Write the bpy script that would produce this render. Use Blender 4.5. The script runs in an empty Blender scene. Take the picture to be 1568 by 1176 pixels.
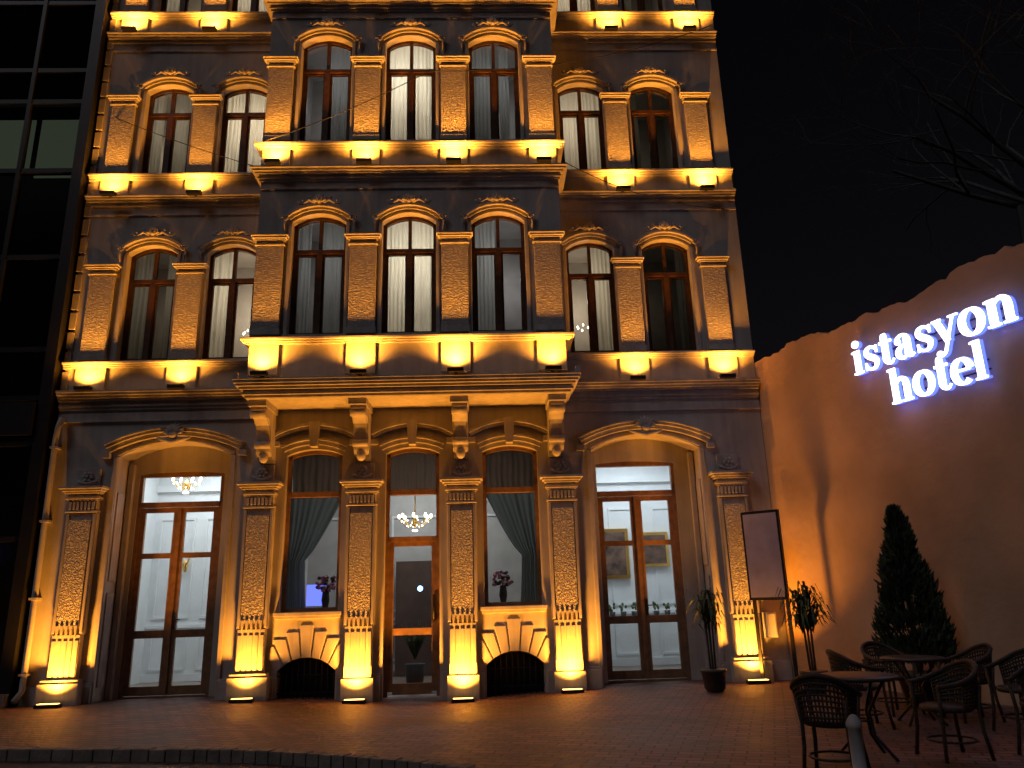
import bpy, bmesh, math, random
from mathutils import Vector, Matrix
random.seed(7)
SC=bpy.context.scene
COL=SC.collection
XC=-1.42
pi=math.pi
# ------------------------------------------------------------------ materials
def newmat(name):
    m=bpy.data.materials.new(name); m.use_nodes=True
    nt=m.node_tree; b=nt.nodes.get("Principled BSDF"); return m,nt,b
def N(nt,t,**k):
    n=nt.nodes.new(t)
    for a,v in k.items(): setattr(n,a,v)
    return n
def pmat(name,col,rough=.7,metal=0,var=.15,nscale=3,bump=0,bscale=30,bdist=.01,spec=.4,stretch=None,emit=None,estr=0,streak=0):
    m,nt,b=newmat(name)
    b.inputs["Roughness"].default_value=rough; b.inputs["Metallic"].default_value=metal
    b.inputs["Specular IOR Level"].default_value=spec
    tc=N(nt,"ShaderNodeTexCoord"); mp=N(nt,"ShaderNodeMapping")
    nt.links.new(tc.outputs["Object"],mp.inputs[0])
    if stretch: mp.inputs["Scale"].default_value=stretch
    nz=N(nt,"ShaderNodeTexNoise"); nz.inputs["Scale"].default_value=nscale; nz.inputs["Detail"].default_value=6
    nt.links.new(tc.outputs["Object"],nz.inputs["Vector"])
    r=N(nt,"ShaderNodeValToRGB"); r.color_ramp.elements[0].position=.3; r.color_ramp.elements[1].position=.7
    r.color_ramp.elements[0].color=(*[c*(1-var) for c in col],1); r.color_ramp.elements[1].color=(*[min(1,c*(1+var)) for c in col],1)
    nt.links.new(nz.outputs["Fac"],r.inputs[0]); last=r.outputs[0]
    if streak:
        m2=N(nt,"ShaderNodeMapping"); m2.inputs["Scale"].default_value=(5,5,.35); nt.links.new(tc.outputs["Object"],m2.inputs[0])
        n4=N(nt,"ShaderNodeTexNoise"); n4.inputs["Scale"].default_value=1.6; n4.inputs["Detail"].default_value=5; nt.links.new(m2.outputs[0],n4.inputs["Vector"])
        r4=N(nt,"ShaderNodeValToRGB"); r4.color_ramp.elements[0].position=.35; r4.color_ramp.elements[0].color=(1-streak,)*3+(1,); r4.color_ramp.elements[1].position=.6
        nt.links.new(n4.outputs["Fac"],r4.inputs[0])
        mm=N(nt,"ShaderNodeMix",data_type='RGBA',blend_type='MULTIPLY'); mm.inputs[0].default_value=1
        nt.links.new(last,mm.inputs[6]); nt.links.new(r4.outputs[0],mm.inputs[7]); last=mm.outputs[2]
    nt.links.new(last,b.inputs["Base Color"])
    if bump:
        n2=N(nt,"ShaderNodeTexNoise"); n2.inputs["Scale"].default_value=bscale; n2.inputs["Detail"].default_value=5
        nt.links.new(mp.outputs[0],n2.inputs["Vector"])
        bp=N(nt,"ShaderNodeBump"); bp.inputs["Strength"].default_value=bump; bp.inputs["Distance"].default_value=bdist
        nt.links.new(n2.outputs["Fac"],bp.inputs["Height"]); nt.links.new(bp.outputs[0],b.inputs["Normal"])
    if emit:
        b.inputs["Emission Color"].default_value=(*emit,1); b.inputs["Emission Strength"].default_value=estr
    return m
M={}
M['paint']=pmat('facade_paint',(.46,.43,.41),.8,var=.15,nscale=1.3,bump=.35,bscale=40,bdist=.008,streak=.14)
M['trim']=pmat('moulding_paint',(.45,.42,.41),.75,var=.14,nscale=4,bump=.3,bscale=60,bdist=.005,streak=.18)
def vermi(name,col,sc,dist,stretch=(1,1,1),dk=.6):
    m,nt,b=newmat(name); b.inputs["Roughness"].default_value=.85
    tc=N(nt,"ShaderNodeTexCoord"); mp=N(nt,"ShaderNodeMapping"); mp.inputs["Scale"].default_value=stretch
    nt.links.new(tc.outputs["Object"],mp.inputs[0])
    nz=N(nt,"ShaderNodeTexNoise"); nz.inputs["Scale"].default_value=sc*.7; nz.inputs["Detail"].default_value=2
    nt.links.new(mp.outputs[0],nz.inputs["Vector"])
    mx=N(nt,"ShaderNodeMix",data_type='VECTOR'); mx.inputs[0].default_value=.12
    nt.links.new(mp.outputs[0],mx.inputs[4]); nt.links.new(nz.outputs["Color"],mx.inputs[5])
    v=N(nt,"ShaderNodeTexVoronoi",feature='DISTANCE_TO_EDGE'); v.inputs["Scale"].default_value=sc
    nt.links.new(mx.outputs[1],v.inputs["Vector"])
    r=N(nt,"ShaderNodeValToRGB"); r.color_ramp.elements[0].position=.03; r.color_ramp.elements[1].position=.28
    nt.links.new(v.outputs["Distance"],r.inputs[0])
    bp=N(nt,"ShaderNodeBump"); bp.inputs["Strength"].default_value=.8; bp.inputs["Distance"].default_value=dist
    nt.links.new(r.outputs[0],bp.inputs["Height"]); nt.links.new(bp.outputs[0],b.inputs["Normal"])
    c=N(nt,"ShaderNodeMix",data_type='RGBA'); c.inputs[6].default_value=(*[x*dk for x in col],1); c.inputs[7].default_value=(*col,1)
    nt.links.new(r.outputs[0],c.inputs[0]); nt.links.new(c.outputs[2],b.inputs["Base Color"])
    return m
M['vermi']=vermi('vermiculated_stone',(.58,.54,.50),19,.013)
M['rough']=vermi('rusticated_stucco',(.52,.48,.46),17,.010,(.6,1,1.6),.65)
M['wood']=pmat('brown_wood_frame',(.085,.042,.022),.5,var=.3,nscale=8,bump=.15,bscale=40,spec=.25)
M['wood2']=pmat('oak_wood_frame',(.24,.14,.08),.42,var=.25,nscale=8,bump=.15,bscale=40)
M['black']=pmat('black_iron',(.02,.02,.022),.5,metal=.3)
M['white']=pmat('white_interior',(.75,.77,.78),.6,var=.04)
M['dimroom']=pmat('room_wall',(.35,.31,.27),.8,var=.1)
M['lobby']=pmat('lobby_wall',(.48,.47,.45),.7,var=.1)
M['floor']=pmat('interior_floor',(.25,.2,.16),.3,var=.2)
M['backpanel']=pmat('brown_back_panel',(.10,.06,.045),.8,var=.2)
M['gold']=pmat('gold_metal',(.8,.5,.15),.3,metal=1)
M['paintdark']=pmat('picture_canvas',(.12,.07,.05),.6,var=.8,nscale=5)
M['amberlens']=pmat('amber_lens',(.8,.4,.1),.4,emit=(1,.5,.1),estr=8)
M['bulb']=pmat('chandelier_bulb',(.9,.9,.85),.4,emit=(1,.88,.65),estr=8)
M['blueglint']=pmat('blue_glint',(.3,.5,.9),.4,emit=(.15,.4,1),estr=12)
M['screen']=pmat('blue_screen',(.1,.1,.5),.4,emit=(.15,.2,1),estr=1.6)
M['pink']=pmat('pink_flowers',(.75,.3,.4),.7,var=.4,nscale=20)
M['leaf']=pmat('leaf_green',(.07,.10,.035),.6,var=.5,nscale=9)
M['cyp']=pmat('cypress_green',(.035,.055,.03),.7,var=.6,nscale=7)
M['pot']=pmat('dark_pot',(.05,.045,.045),.5)
M['bark']=pmat('bare_bark',(.085,.085,.09),.9,var=.3,nscale=5)
M['wicker']=pmat('dark_wicker',(.04,.027,.02),.55,var=.5,nscale=40,bump=.6,bscale=120)
M['steel']=pmat('dark_steel',(.06,.06,.065),.35,metal=.7)
M['tabletop']=pmat('table_top_laminate',(.06,.05,.047),.35,var=.3)
M['kerb']=pmat('kerb_stone',(.20,.17,.15),.8,var=.3,nscale=5,bump=.6,bscale=30,bdist=.02)
M['bollard']=pmat('bollard_paint',(.35,.36,.38),.5,var=.15)
M['peach']=pmat('peach_plaster',(.50,.34,.235),.92,var=.2,nscale=.8,bump=.5,bscale=6,bdist=.02)
M['board']=pmat('notice_board_face',(.40,.36,.50),.3,var=.15)
M['lettersface']=pmat('letter_face',(.9,.9,1),.4,emit=(.88,.92,1),estr=2.9)
M['letterside']=pmat('letter_halo_side',(.2,.3,.9),.4,emit=(.12,.18,1),estr=1.6)
M['cyan']=pmat('cyan_letters',(.1,.4,.4),.4,emit=(.1,.5,.6),estr=.12)
M['curtwall']=pmat('curtain_wall_frame',(.02,.02,.024),.4,metal=.3)
M['officelit']=pmat('glowing_blind',(.25,.27,.2),.8,var=.35,nscale=1.5,emit=(.26,.30,.2),estr=.28)  # blinds glow by emission in place of lit offices behind them
def glassmat(name,tint=(1,1,1),k=1.0):
    m,nt,b=newmat(name); nt.nodes.remove(b); o=nt.nodes["Material Output"]
    tr=N(nt,"ShaderNodeBsdfTransparent"); tr.inputs[0].default_value=(*tint,1)
    gl=N(nt,"ShaderNodeBsdfGlossy"); gl.inputs["Roughness"].default_value=.02
    fr=N(nt,"ShaderNodeFresnel"); fr.inputs[0].default_value=1.5
    ma=N(nt,"ShaderNodeMath",operation='MULTIPLY'); ma.inputs[1].default_value=1.6*k; ma.use_clamp=True
    nt.links.new(fr.outputs[0],ma.inputs[0])
    mx=N(nt,"ShaderNodeMixShader"); nt.links.new(ma.outputs[0],mx.inputs[0]); nt.links.new(tr.outputs[0],mx.inputs[1]); nt.links.new(gl.outputs[0],mx.inputs[2])
    nt.links.new(mx.outputs[0],o.inputs[0]); return m
M['glass']=glassmat('window_glass',(.90,.92,.92))
M['officeglass']=glassmat('office_glass',(.35,.38,.38))
def cloth(name,dc,tcol,f=.5):
    m,nt,b=newmat(name); nt.nodes.remove(b); o=nt.nodes["Material Output"]
    d=N(nt,"ShaderNodeBsdfDiffuse"); d.inputs[0].default_value=(*dc,1)
    t=N(nt,"ShaderNodeBsdfTranslucent"); t.inputs[0].default_value=(*tcol,1)
    mx=N(nt,"ShaderNodeMixShader"); mx.inputs[0].default_value=f
    nt.links.new(d.outputs[0],mx.inputs[1]); nt.links.new(t.outputs[0],mx.inputs[2]); nt.links.new(mx.outputs[0],o.inputs[0]); return m
M['sheer']=cloth('sheer_curtain',(.76,.74,.68),(.84,.80,.70),.55)
M['drape']=cloth('grey_drape',(.26,.28,.28),(.24,.26,.24),.4)
M['drapedark']=cloth('brown_voile',(.10,.07,.055),(.20,.13,.09),.5)
def brickmat(name,c1,c2,mort,scale,bw,bh,rot=0,dist=.02):
    m,nt,b=newmat(name)
    tc=N(nt,"ShaderNodeTexCoord"); mp=N(nt,"ShaderNodeMapping"); mp.inputs["Rotation"].default_value=(0,0,rot)
    nt.links.new(tc.outputs["Object"],mp.inputs[0])
    nz=N(nt,"ShaderNodeTexNoise"); nz.inputs["Scale"].default_value=1.2; nt.links.new(tc.outputs["Object"],nz.inputs["Vector"])
    mv=N(nt,"ShaderNodeMix",data_type='VECTOR'); mv.inputs[0].default_value=.05
    nt.links.new(mp.outputs[0],mv.inputs[4]); nt.links.new(nz.outputs["Color"],mv.inputs[5])
    br=N(nt,"ShaderNodeTexBrick"); br.inputs["Scale"].default_value=scale; br.inputs["Brick Width"].default_value=bw; br.inputs["Row Height"].default_value=bh
    br.inputs["Color1"].default_value=(*c1,1); br.inputs["Color2"].default_value=(*c2,1); br.inputs["Mortar"].default_value=(*mort,1)
    br.inputs["Mortar Size"].default_value=.011; br.inputs["Mortar Smooth"].default_value=.3; br.inputs["Bias"].default_value=0
    nt.links.new(mv.outputs[1],br.inputs["Vector"])
    n2=N(nt,"ShaderNodeTexNoise"); n2.inputs["Scale"].default_value=.8; n2.inputs["Detail"].default_value=8; nt.links.new(tc.outputs["Object"],n2.inputs["Vector"])
    cm=N(nt,"ShaderNodeMix",data_type='RGBA',blend_type='MULTIPLY'); cm.inputs[0].default_value=.85
    r=N(nt,"ShaderNodeValToRGB"); r.color_ramp.elements[0].position=.32; r.color_ramp.elements[0].color=(.3,.3,.3,1); r.color_ramp.elements[1].position=.62
    nt.links.new(n2.outputs["Fac"],r.inputs[0]); nt.links.new(br.outputs["Color"],cm.inputs[6]); nt.links.new(r.outputs[0],cm.inputs[7])
    nt.links.new(cm.outputs[2],b.inputs["Base Color"])
    rr=N(nt,"ShaderNodeMapRange"); rr.inputs[3].default_value=.42; rr.inputs[4].default_value=.8; nt.links.new(n2.outputs["Fac"],rr.inputs[0]); nt.links.new(rr.outputs[0],b.inputs["Roughness"])
    n3=N(nt,"ShaderNodeTexNoise"); n3.inputs["Scale"].default_value=14; n3.inputs["Detail"].default_value=5; nt.links.new(tc.outputs["Object"],n3.inputs["Vector"])
    ad=N(nt,"ShaderNodeMath",operation='MULTIPLY_ADD'); ad.inputs[1].default_value=-1.0
    nt.links.new(br.outputs["Fac"],ad.inputs[0]); nt.links.new(n3.outputs["Fac"],ad.inputs[2])
    bp=N(nt,"ShaderNodeBump"); bp.inputs["Strength"].default_value=.8; bp.inputs["Distance"].default_value=dist
    nt.links.new(ad.outputs[0],bp.inputs["Height"]); nt.links.new(bp.outputs[0],b.inputs["Normal"])
    return m
M['pavers']=brickmat('brick_pavers',(.26,.135,.105),(.15,.08,.065),(.04,.03,.027),1,.26,.13,rot=.35,dist=.014)
M['road']=brickmat('road_setts',(.10,.08,.08),(.07,.06,.06),(.03,.028,.028),1,.3,.15,rot=-.2)

# ------------------------------------------------------------------ mesh builder
class MB:
    def __init__(s): s.v=[]; s.f=[]; s.m=[]; s.mats=[]; s.cur=0; s.smooth=[]; s.sm=False
    def mat(s,k):
        if k not in s.mats: s.mats.append(k)
        s.cur=s.mats.index(k); return s
    def face(s,idx): s.f.append(idx); s.m.append(s.cur); s.smooth.append(s.sm)
    def add(s,vs,fs):
        o=len(s.v); s.v+= [tuple(v) for v in vs]
        for f in fs: s.face([i+o for i in f])
    def prism(s,poly,axis,a,b):
        n=len(poly)
        def P(p,t):
            if axis=='y': return (p[0],t,p[1])
            if axis=='x': return (t,p[0],p[1])
            return (p[0],p[1],t)
        vs=[P(p,a) for p in poly]+[P(p,b) for p in poly]
        fs=[list(range(n)),list(range(2*n-1,n-1,-1))]+[[i,(i+1)%n,(i+1)%n+n,i+n] for i in range(n)]
        s.add(vs,fs)
    def box(s,x0,x1,y0,y1,z0,z1): s.prism([(x0,z0),(x1,z0),(x1,z1),(x0,z1)],'y',y0,y1)
    def tube(s,pts,r,n=8,cap=True):
        pts=[Vector(p) for p in pts]; rs=r if isinstance(r,(list,tuple)) else [r]*len(pts)
        o=len(s.v); up=None
        for i,p in enumerate(pts):
            t=(pts[min(i+1,len(pts)-1)]-pts[max(i-1,0)])
            if t.length<1e-9: t=Vector((0,0,1))
            t.normalize()
            if up is None: up=t.orthogonal().normalized()
            else:
                up=(up-t*up.dot(t)); up=up.normalized() if up.length>1e-6 else t.orthogonal().normalized()
            w=t.cross(up)
            for k in range(n):
                a=2*pi*k/n; q=p+(up*math.cos(a)+w*math.sin(a))*rs[i]; s.v.append(tuple(q))
        sm=s.sm; s.sm=True
        for i in range(len(pts)-1):
            for k in range(n): s.face([o+i*n+k,o+i*n+(k+1)%n,o+(i+1)*n+(k+1)%n,o+(i+1)*n+k])
        s.sm=sm
        if cap: s.face([o+k for k in range(n)][::-1]); s.face([o+(len(pts)-1)*n+k for k in range(n)])
    def blob(s,c,rx,ry,rz,seg=10,ring=7):
        o=len(s.v); c=Vector(c)
        for i in range(ring+1):
            th=pi*i/ring
            for k in range(seg):
                a=2*pi*k/seg; s.v.append((c.x+rx*math.sin(th)*math.cos(a),c.y+ry*math.sin(th)*math.sin(a),c.z+rz*math.cos(th)))
        sm=s.sm; s.sm=True
        for i in range(ring):
            for k in range(seg): s.face([o+i*seg+k,o+i*seg+(k+1)%seg,o+(i+1)*seg+(k+1)%seg,o+(i+1)*seg+k])
        s.sm=sm
    def lathe(s,c,prof,n=20):
        o=len(s.v); cx,cy,cz=c
        for r,z in prof:
            for k in range(n):
                a=2*pi*k/n; s.v.append((cx+r*math.cos(a),cy+r*math.sin(a),cz+z))
        sm=s.sm; s.sm=True
        for i in range(len(prof)-1):
            for k in range(n): s.face([o+i*n+k,o+i*n+(k+1)%n,o+(i+1)*n+(k+1)%n,o+(i+1)*n+k])
        s.sm=sm
        s.face([o+k for k in range(n)][::-1]); s.face([o+(len(prof)-1)*n+k for k in range(n)])
    def obj(s,name,parent=None,fix=True,bevel=0):
        me=bpy.data.meshes.new(name); me.from_pydata(s.v,[],s.f)
        for k in s.mats: me.materials.append(M[k])
        for p,mi,sm in zip(me.polygons,s.m,s.smooth): p.material_index=mi; p.use_smooth=sm
        if fix:
            bm=bmesh.new(); bm.from_mesh(me); bmesh.ops.recalc_face_normals(bm,faces=bm.faces); bm.to_mesh(me); bm.free()
        ob=bpy.data.objects.new(name,me); COL.objects.link(ob)
        if bevel:
            md=ob.modifiers.new('bevel','BEVEL'); md.width=bevel; md.segments=2; md.limit_method='ANGLE'; md.angle_limit=math.radians(50)
        if parent: ob.parent=parent
        return ob
def empty(name,loc=(0,0,0)):
    e=bpy.data.objects.new(name,None); e.location=loc; e.empty_display_size=.3; COL.objects.link(e); return e
def arc(cx,w,zs,rise,n=12,t=0.0):
    h=w/2; Rr=(h*h+rise*rise)/(2*rise); cz=zs+rise-Rr; a=math.asin(min(1,h/Rr))
    return [(cx+(Rr+t)*math.sin(-a+2*a*i/n), cz+(Rr+t)*math.cos(-a+2*a*i/n)) for i in range(n+1)]
def arcstrip(mb,cx,w,zs,rise,t0,t1,y0,y1,n=14):
    A=arc(cx,w,zs,rise,n,t0); B=arc(cx,w,zs,rise,n,t1)
    mb.prism(A+B[::-1],'y',y0,y1)
def wallp(mb,x0,x1,z0,z1,ops,y0,y1):
    x=x0
    for cx,w,zb,zs,rise in sorted(ops):
        a,b=cx-w/2,cx+w/2
        if a>x: mb.box(x,a,y0,y1,z0,z1)
        if zb>z0+.001: mb.box(a,b,y0,y1,z0,zb)
        top=arc(cx,w,zs,rise) if rise>0 else [(a,zs),(b,zs)]
        if z1>zs+.001: mb.prism([(a,z1)]+top+[(b,z1)],'y',y0,y1)
        x=b
    if x<x1: mb.box(x,x1,y0,y1,z0,z1)
def cornice(mb,x0,x1,yf,z0,prof,side=0,yback=None):
    z=z0
    for h,p in prof:
        e=p if side else 0
        mb.box(x0-e,x1+e,yf-p,(yback if yback is not None else yf+.05),z,z+h); z+=h
def gz(x,y=0):
    """shallow drainage dip of the pavement in front of the middle of the house"""
    f=min(1,max(0,(y+4.2)/2.6)); f=f*f*(3-2*f)
    return -.15*math.exp(-((x+.9)/2.4)**2)*f

hotel=empty('hotel_building')
W=MB().mat('paint'); T=MB().mat('trim'); P=MB().mat('rough'); F=MB().mat('wood'); G=MB().mat('glass'); C=MB().mat('sheer'); C.sm=True
RM=MB().mat('dimroom'); FX=MB().mat('black'); ORN=MB().mat('trim')
AMB=(1,.345,.03)
def spot(x,y,z,power,size=95,tilt=0.0,blend=.7):
    l=bpy.data.lights.new('uplight','SPOT'); l.energy=power; l.color=AMB; l.spot_size=math.radians(size); l.spot_blend=blend; l.shadow_soft_size=.05
    o=bpy.data.objects.new('uplight',l); o.location=(x,y,z); o.rotation_euler=(pi+tilt,0,0); COL.objects.link(o); o.parent=hotel
UP=500; UPO=.25
def fixture(x,yf,z,out=.2):
    FX.mat('black'); FX.box(x-.15,x+.15,yf-out-.06,yf-out+.06,z-.07,z); FX.box(x-.03,x+.03,yf-out+.06,yf,z-.055,z-.02)
    FX.mat('amberlens'); FX.box(x-.12,x+.12,yf-out-.04,yf-out+.04,z+.001,z+.006)
def pleats(x0,x1,y,zb,zt,per=.09,amp=.025,edge=None,mb=None):
    mb=mb or C
    n=max(8,int((x1-x0)/per*9)); rows=12; o=len(mb.v); ph=random.random()*6; W_=x1-x0
    k1=2*pi*W_/per; k2=k1*.43
    for j in range(rows+1):
        t=j/rows; z=zb+(zt-zb)*t
        for i in range(n+1):
            u=i/n; a=x0+W_*u
            if edge: l,r=edge(t); a=l+(r-l)*u
            wv=math.sin(k1*u+ph+1.1*math.sin(5*u+ph))*.6+math.sin(k2*u+ph*2+.6*t)*.5
            mb.v.append((a+.006*math.sin(9*t+u*4),y+amp*wv*(.75+.35*(1-t))+.012*math.sin(5*t+u*9),z))
    for j in range(rows):
        for i in range(n): mb.face([o+j*(n+1)+i,o+j*(n+1)+i+1,o+(j+1)*(n+1)+i+1,o+(j+1)*(n+1)+i])
def casement(cx,w,zb,zs,rise,yf,mat='wood'):
    F.mat(mat); a,b=cx-w/2,cx+w/2; y0,y1=yf+.15,yf+.23; t=.065
    F.box(a,a+t,y0,y1,zb,zs); F.box(b-t,b,y0,y1,zb,zs); F.box(a+t,b-t,y0,y1,zb,zb+t)
    A=arc(cx,w,zs,rise); B=[(x if a+t<x<b-t else min(max(x,a+t),b-t),z-t) for x,z in A]
    F.prism(A+B[::-1],'y',y0,y1)
    H=zs+rise-zb; tr=zb+H*.70
    F.box(a+t,b-t,y0-.03,y1+.005,tr-.04,tr+.04)
    F.box(cx-.05,cx+.05,y0-.035,y1+.008,zb+t,tr-.04)
    F.box(cx-.032,cx+.032,y0-.01,y1+.003,tr+.04,zs+rise-t)
    s=.04
    for l,r in ((a+t,cx-.05),(cx+.05,b-t)):
        F.box(l,l+s,y0+.01,y1-.01,zb+t,tr-.04); F.box(r-s,r,y0+.01,y1-.01,zb+t,tr-.04)
        F.box(l+s,r-s,y0+.01,y1-.01,zb+t,zb+t+s); F.box(l+s,r-s,y0+.01,y1-.01,tr-.04-s,tr-.04)
    G.add([(a,yf+.19,zb),(b,yf+.19,zb),(b,yf+.19,zs+rise),(a,yf+.19,zs+rise)],[[0,1,2,3]])
def room(cx,w,zb,zt,yf,curt,power,col=(1,.86,.66),depth=1.6):
    y0=yf+.33; y1=y0+depth; x0,x1=cx-.75,cx+.75; z0,z1=zb-.3,zt+.35
    RM.mat('dimroom')
    RM.add([(x0,y0,z0),(x1,y0,z0),(x1,y1,z0),(x0,y1,z0),(x0,y0,z1),(x1,y0,z1),(x1,y1,z1),(x0,y1,z1)],
      [[0,1,2,3],[4,5,6,7],[3,2,6,7],[0,3,7,4],[1,2,6,5]])
    for l,r in curt:
        pleats(cx-w/2+l*w,cx-w/2+r*w,yf+.29,zb-.02,zt+.02)
    if power:
        l=bpy.data.lights.new('room_lamp','POINT'); l.energy=power*2.2; l.color=col; l.shadow_soft_size=.15
        o=bpy.data.objects.new('room_lamp',l); o.location=(cx+random.uniform(-.2,.2),yf+1.2,zt-.9); COL.objects.link(o); o.parent=hotel
        if power>10:
            RM.mat('bulb')
            for k in range(7):
                a=k*pi/3.5; RM.blob((cx+.16*math.cos(a),yf+1.5+.1*math.sin(a),zb+(zt-zb)*.42+.06*(k%2)),.02,.02,.03,6,4)
def hood(cx,w,zs,rise,yf):
    mb=ORN; mb.mat('trim')
    arcstrip(mb,cx,w,zs,rise,.07,.12,yf-.06,yf)
    arcstrip(mb,cx,w,zs,rise,.121,.175,yf-.12,yf)
    arcstrip(mb,cx,w*.985,zs,rise,0,.045,yf-.025,yf)
    A=arc(cx,w,zs,rise,12,.15)
    for s in (0,-1):
        x,z=A[s]; sg=-1 if s==0 else 1
        pts=[(x+sg*(.03+(.07-.01*k*.55)*math.cos(k*.75)),yf-.08,z-.04+(.07-.0055*k)*math.sin(k*.75)) for k in range(11)]
        mb.tube(pts,.02,6)
        mb.tube([(x+sg*.06,yf-.05,z-.08),(x+sg*.065,yf-.06,z-.18),(x+sg*.05,yf-.03,z-.30)],[.032,.027,.01],6)
    zc=zs+rise+.18
    for k in range(-3,4):
        a=k*.42; L=.19-.012*abs(k)
        mb.tube([(cx+.03*math.sin(a),yf-.12,zc+.02),(cx+L*.7*math.sin(a),yf-.15,zc+.02+L*.75*math.cos(a)),(cx+L*math.sin(a),yf-.06,zc+.03+L*math.cos(a))],[.016,.032,.012],6)
    mb.blob((cx,yf-.13,zc+.03),.045,.05,.045,8,6)
    for sg in (-1,1):
        mb.tube([(cx+sg*.08,yf-.1,zc-.0),(cx+sg*.2,yf-.12,zc+.07),(cx+sg*.3,yf-.1,zc+.0),(cx+sg*.38,yf-.09,zc-.01),(cx+sg*.43,yf-.09,zc+.05)],[.03,.032,.026,.02,.024],6)
        mb.blob((cx+sg*.22,yf-.11,zc+.12),.035,.03,.032,8,5); mb.blob((cx+sg*.34,yf-.1,zc+.06),.028,.03,.028,8,5)

def upperwin(cx,w,zb,zs,rise,yf,curt,power,col=(1,.86,.66)):
    casement(cx,w,zb,zs,rise,yf); room(cx,w,zb,zs+rise,yf,curt,power,col); hood(cx,w,zs,rise,yf)
    T.mat('trim')
    for sg in (-1,1):
        x=cx+sg*(w/2+.035); T.box(x-.035,x+.035,yf-.03,yf,zb,zs)
    T.box(cx-w/2-.08,cx+w/2+.08,yf-.09,yf,zb-.07,zb-.004)
def pil(cx,yf,z0,z1,w=.50,d=.08):
    P.mat('rough'); P.box(cx-w/2,cx+w/2,yf-d,yf,z0+.12,z1)
    T.mat('trim'); T.box(cx-w/2-.02,cx+w/2+.02,yf-d-.02,yf,z0,z0+.12)
    z=z1
    for h,e in ((.035,.03),(.07,.0),(.03,.04),(.045,.075),(.03,.10)):
        T.box(cx-w/2-e,cx+w/2+e,yf-d-e,yf,z,z+h); z+=h
# ================= ground floor
DX=(-6.0,3.17); GB=-.25
ops=[(DX[0],2.15,0,4.42,.30),(DX[1],2.15,0,4.36,.30)]
for cx in (XC-1.9,XC+1.9): ops.append((cx,1.08,1.45,4.38,.12))
ops.append((XC,1.04,.02,4.38,.12))
X0,X1=-8.33,5.56
wallp(W,X0,X1,1.3,5.4,[(c,w,max(zb,1.3),zs,r) for c,w,zb,zs,r in ops],0,.5)
xs=[X0,DX[0]-1.075,DX[0]+1.075,XC-.52,XC+.52,DX[1]-1.075,DX[1]+1.075,X1]
for i in range(0,8,2):
    a,b=xs[i],xs[i+1]
    wallp(W,a,b,GB,1.3,[(c,1.06,GB,.42,.24) for c in (XC-1.9,XC+1.9) if a<c<b],0,.5)
W.box(XC-2.6,XC-1.2,.42,.5,GB,1.0); W.box(XC+1.2,XC+2.6,.42,.5,GB,1.0)
W.box(XC-.52,XC+.52,.0,.5,GB,-.09)
for a,b in ((X0,-7.10),(-4.9,XC-2.47),(XC-1.33,XC-.56),(XC+.56,XC+1.33),(XC+2.47,2.06),(4.28,X1)):
    T.mat('trim'); T.box(a,b,-.06,0,GB,.30); T.box(a,b,-.04,0,.30,.34)
IR=MB().mat('black')
for cx in (XC-1.9,XC+1.9):
    for k in range(10):
        x=cx-.48+k*.107; IR.tube([(x,.1,-.15),(x,.1,.60-.9*abs(x-cx)**2*.8)],.012,6)
    for z in (.04,.34): IR.box(cx-.53,cx+.53,.09,.115,z-.012,z+.012)
    IR.tube([(x,.1,z-.01) for x,z in arc(cx,1.06,.42,.24)],.018,6)
    IR.box(cx-.53,cx+.53,.30,.31,-.2,.68)  # black sheet behind the bars stands in for the dark recess
    A=arc(cx,1.06,.42,.24,100,.0)
    nst=7
    for k in range(nst):
        i0=int(k*100/nst)+1; i1=int((k+1)*100/nst)-1
        a0,a1=A[i0],A[i1]; cz=-.25
        def outp(p,zt):
            dx,dz=p[0]-cx,p[1]-cz; t=(zt-cz)/dz; return (cx+dx*t,zt)
        zt=1.22 if k==3 else (1.10 if k in(2,4) else .98 if k in (1,5) else .86)
        T.prism([a0,a1,outp(a1,zt),outp(a0,zt)],'y',-.026,0)
    T.box(cx-.62,cx+.62,-.10,0,1.38,1.45); T.box(cx-.60,cx+.60,-.06,0,1.33,1.38)
def bigwin(cx,w,zb,zs,rise,door=False):
    F.mat('wood2'); a,b=cx-w/2,cx+w/2; y0,y1=.14,.24; t=.07
    F.box(a,a+t,y0,y1,zb,zs); F.box(b-t,b,y0,y1,zb,zs)
    A=arc(cx,w,zs,rise); B=[(min(max(x,a+t),b-t),z-t) for x,z in A]; F.prism(A+B[::-1],'y',y0,y1)
    F.box(a+t,b-t,y0-.03,y1+.004,3.58,3.68)
    G.add([(a,.19,zb),(b,.19,zb),(b,.19,zs+rise),(a,.19,zs+rise)],[[0,1,2,3]])
    if not door: F.box(a+t,b-t,y0,y1,zb,zb+t)
    else:
        s=.09; y2,y3=y0+.012,y1-.012
        F.box(a+t,a+t+s,y2,y3,.0,2.68); F.box(b-t-s,b-t,y2,y3,.0,2.68)
        F.box(a+t,b-t,y0-.01,y1+.003,2.68,2.78)
        for z0_,z1_ in ((-.05,.14),(.98,1.10),(2.60,2.68)): F.box(a+t+s,b-t-s,y2,y3,z0_,z1_)
        IR.tube([(b-t-.05,y0-.05,1.25),(b-t-.05,y0-.06,1.6)],.014,6)
        IR.box(b-t-.07,b-t-.03,y0-.03,y0,1.2,1.7)
for cx in (XC-1.9,XC+1.9): bigwin(cx,1.08,1.45,4.38,.12)
bigwin(XC,1.04,-.085,4.38,.12,True)
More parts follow.
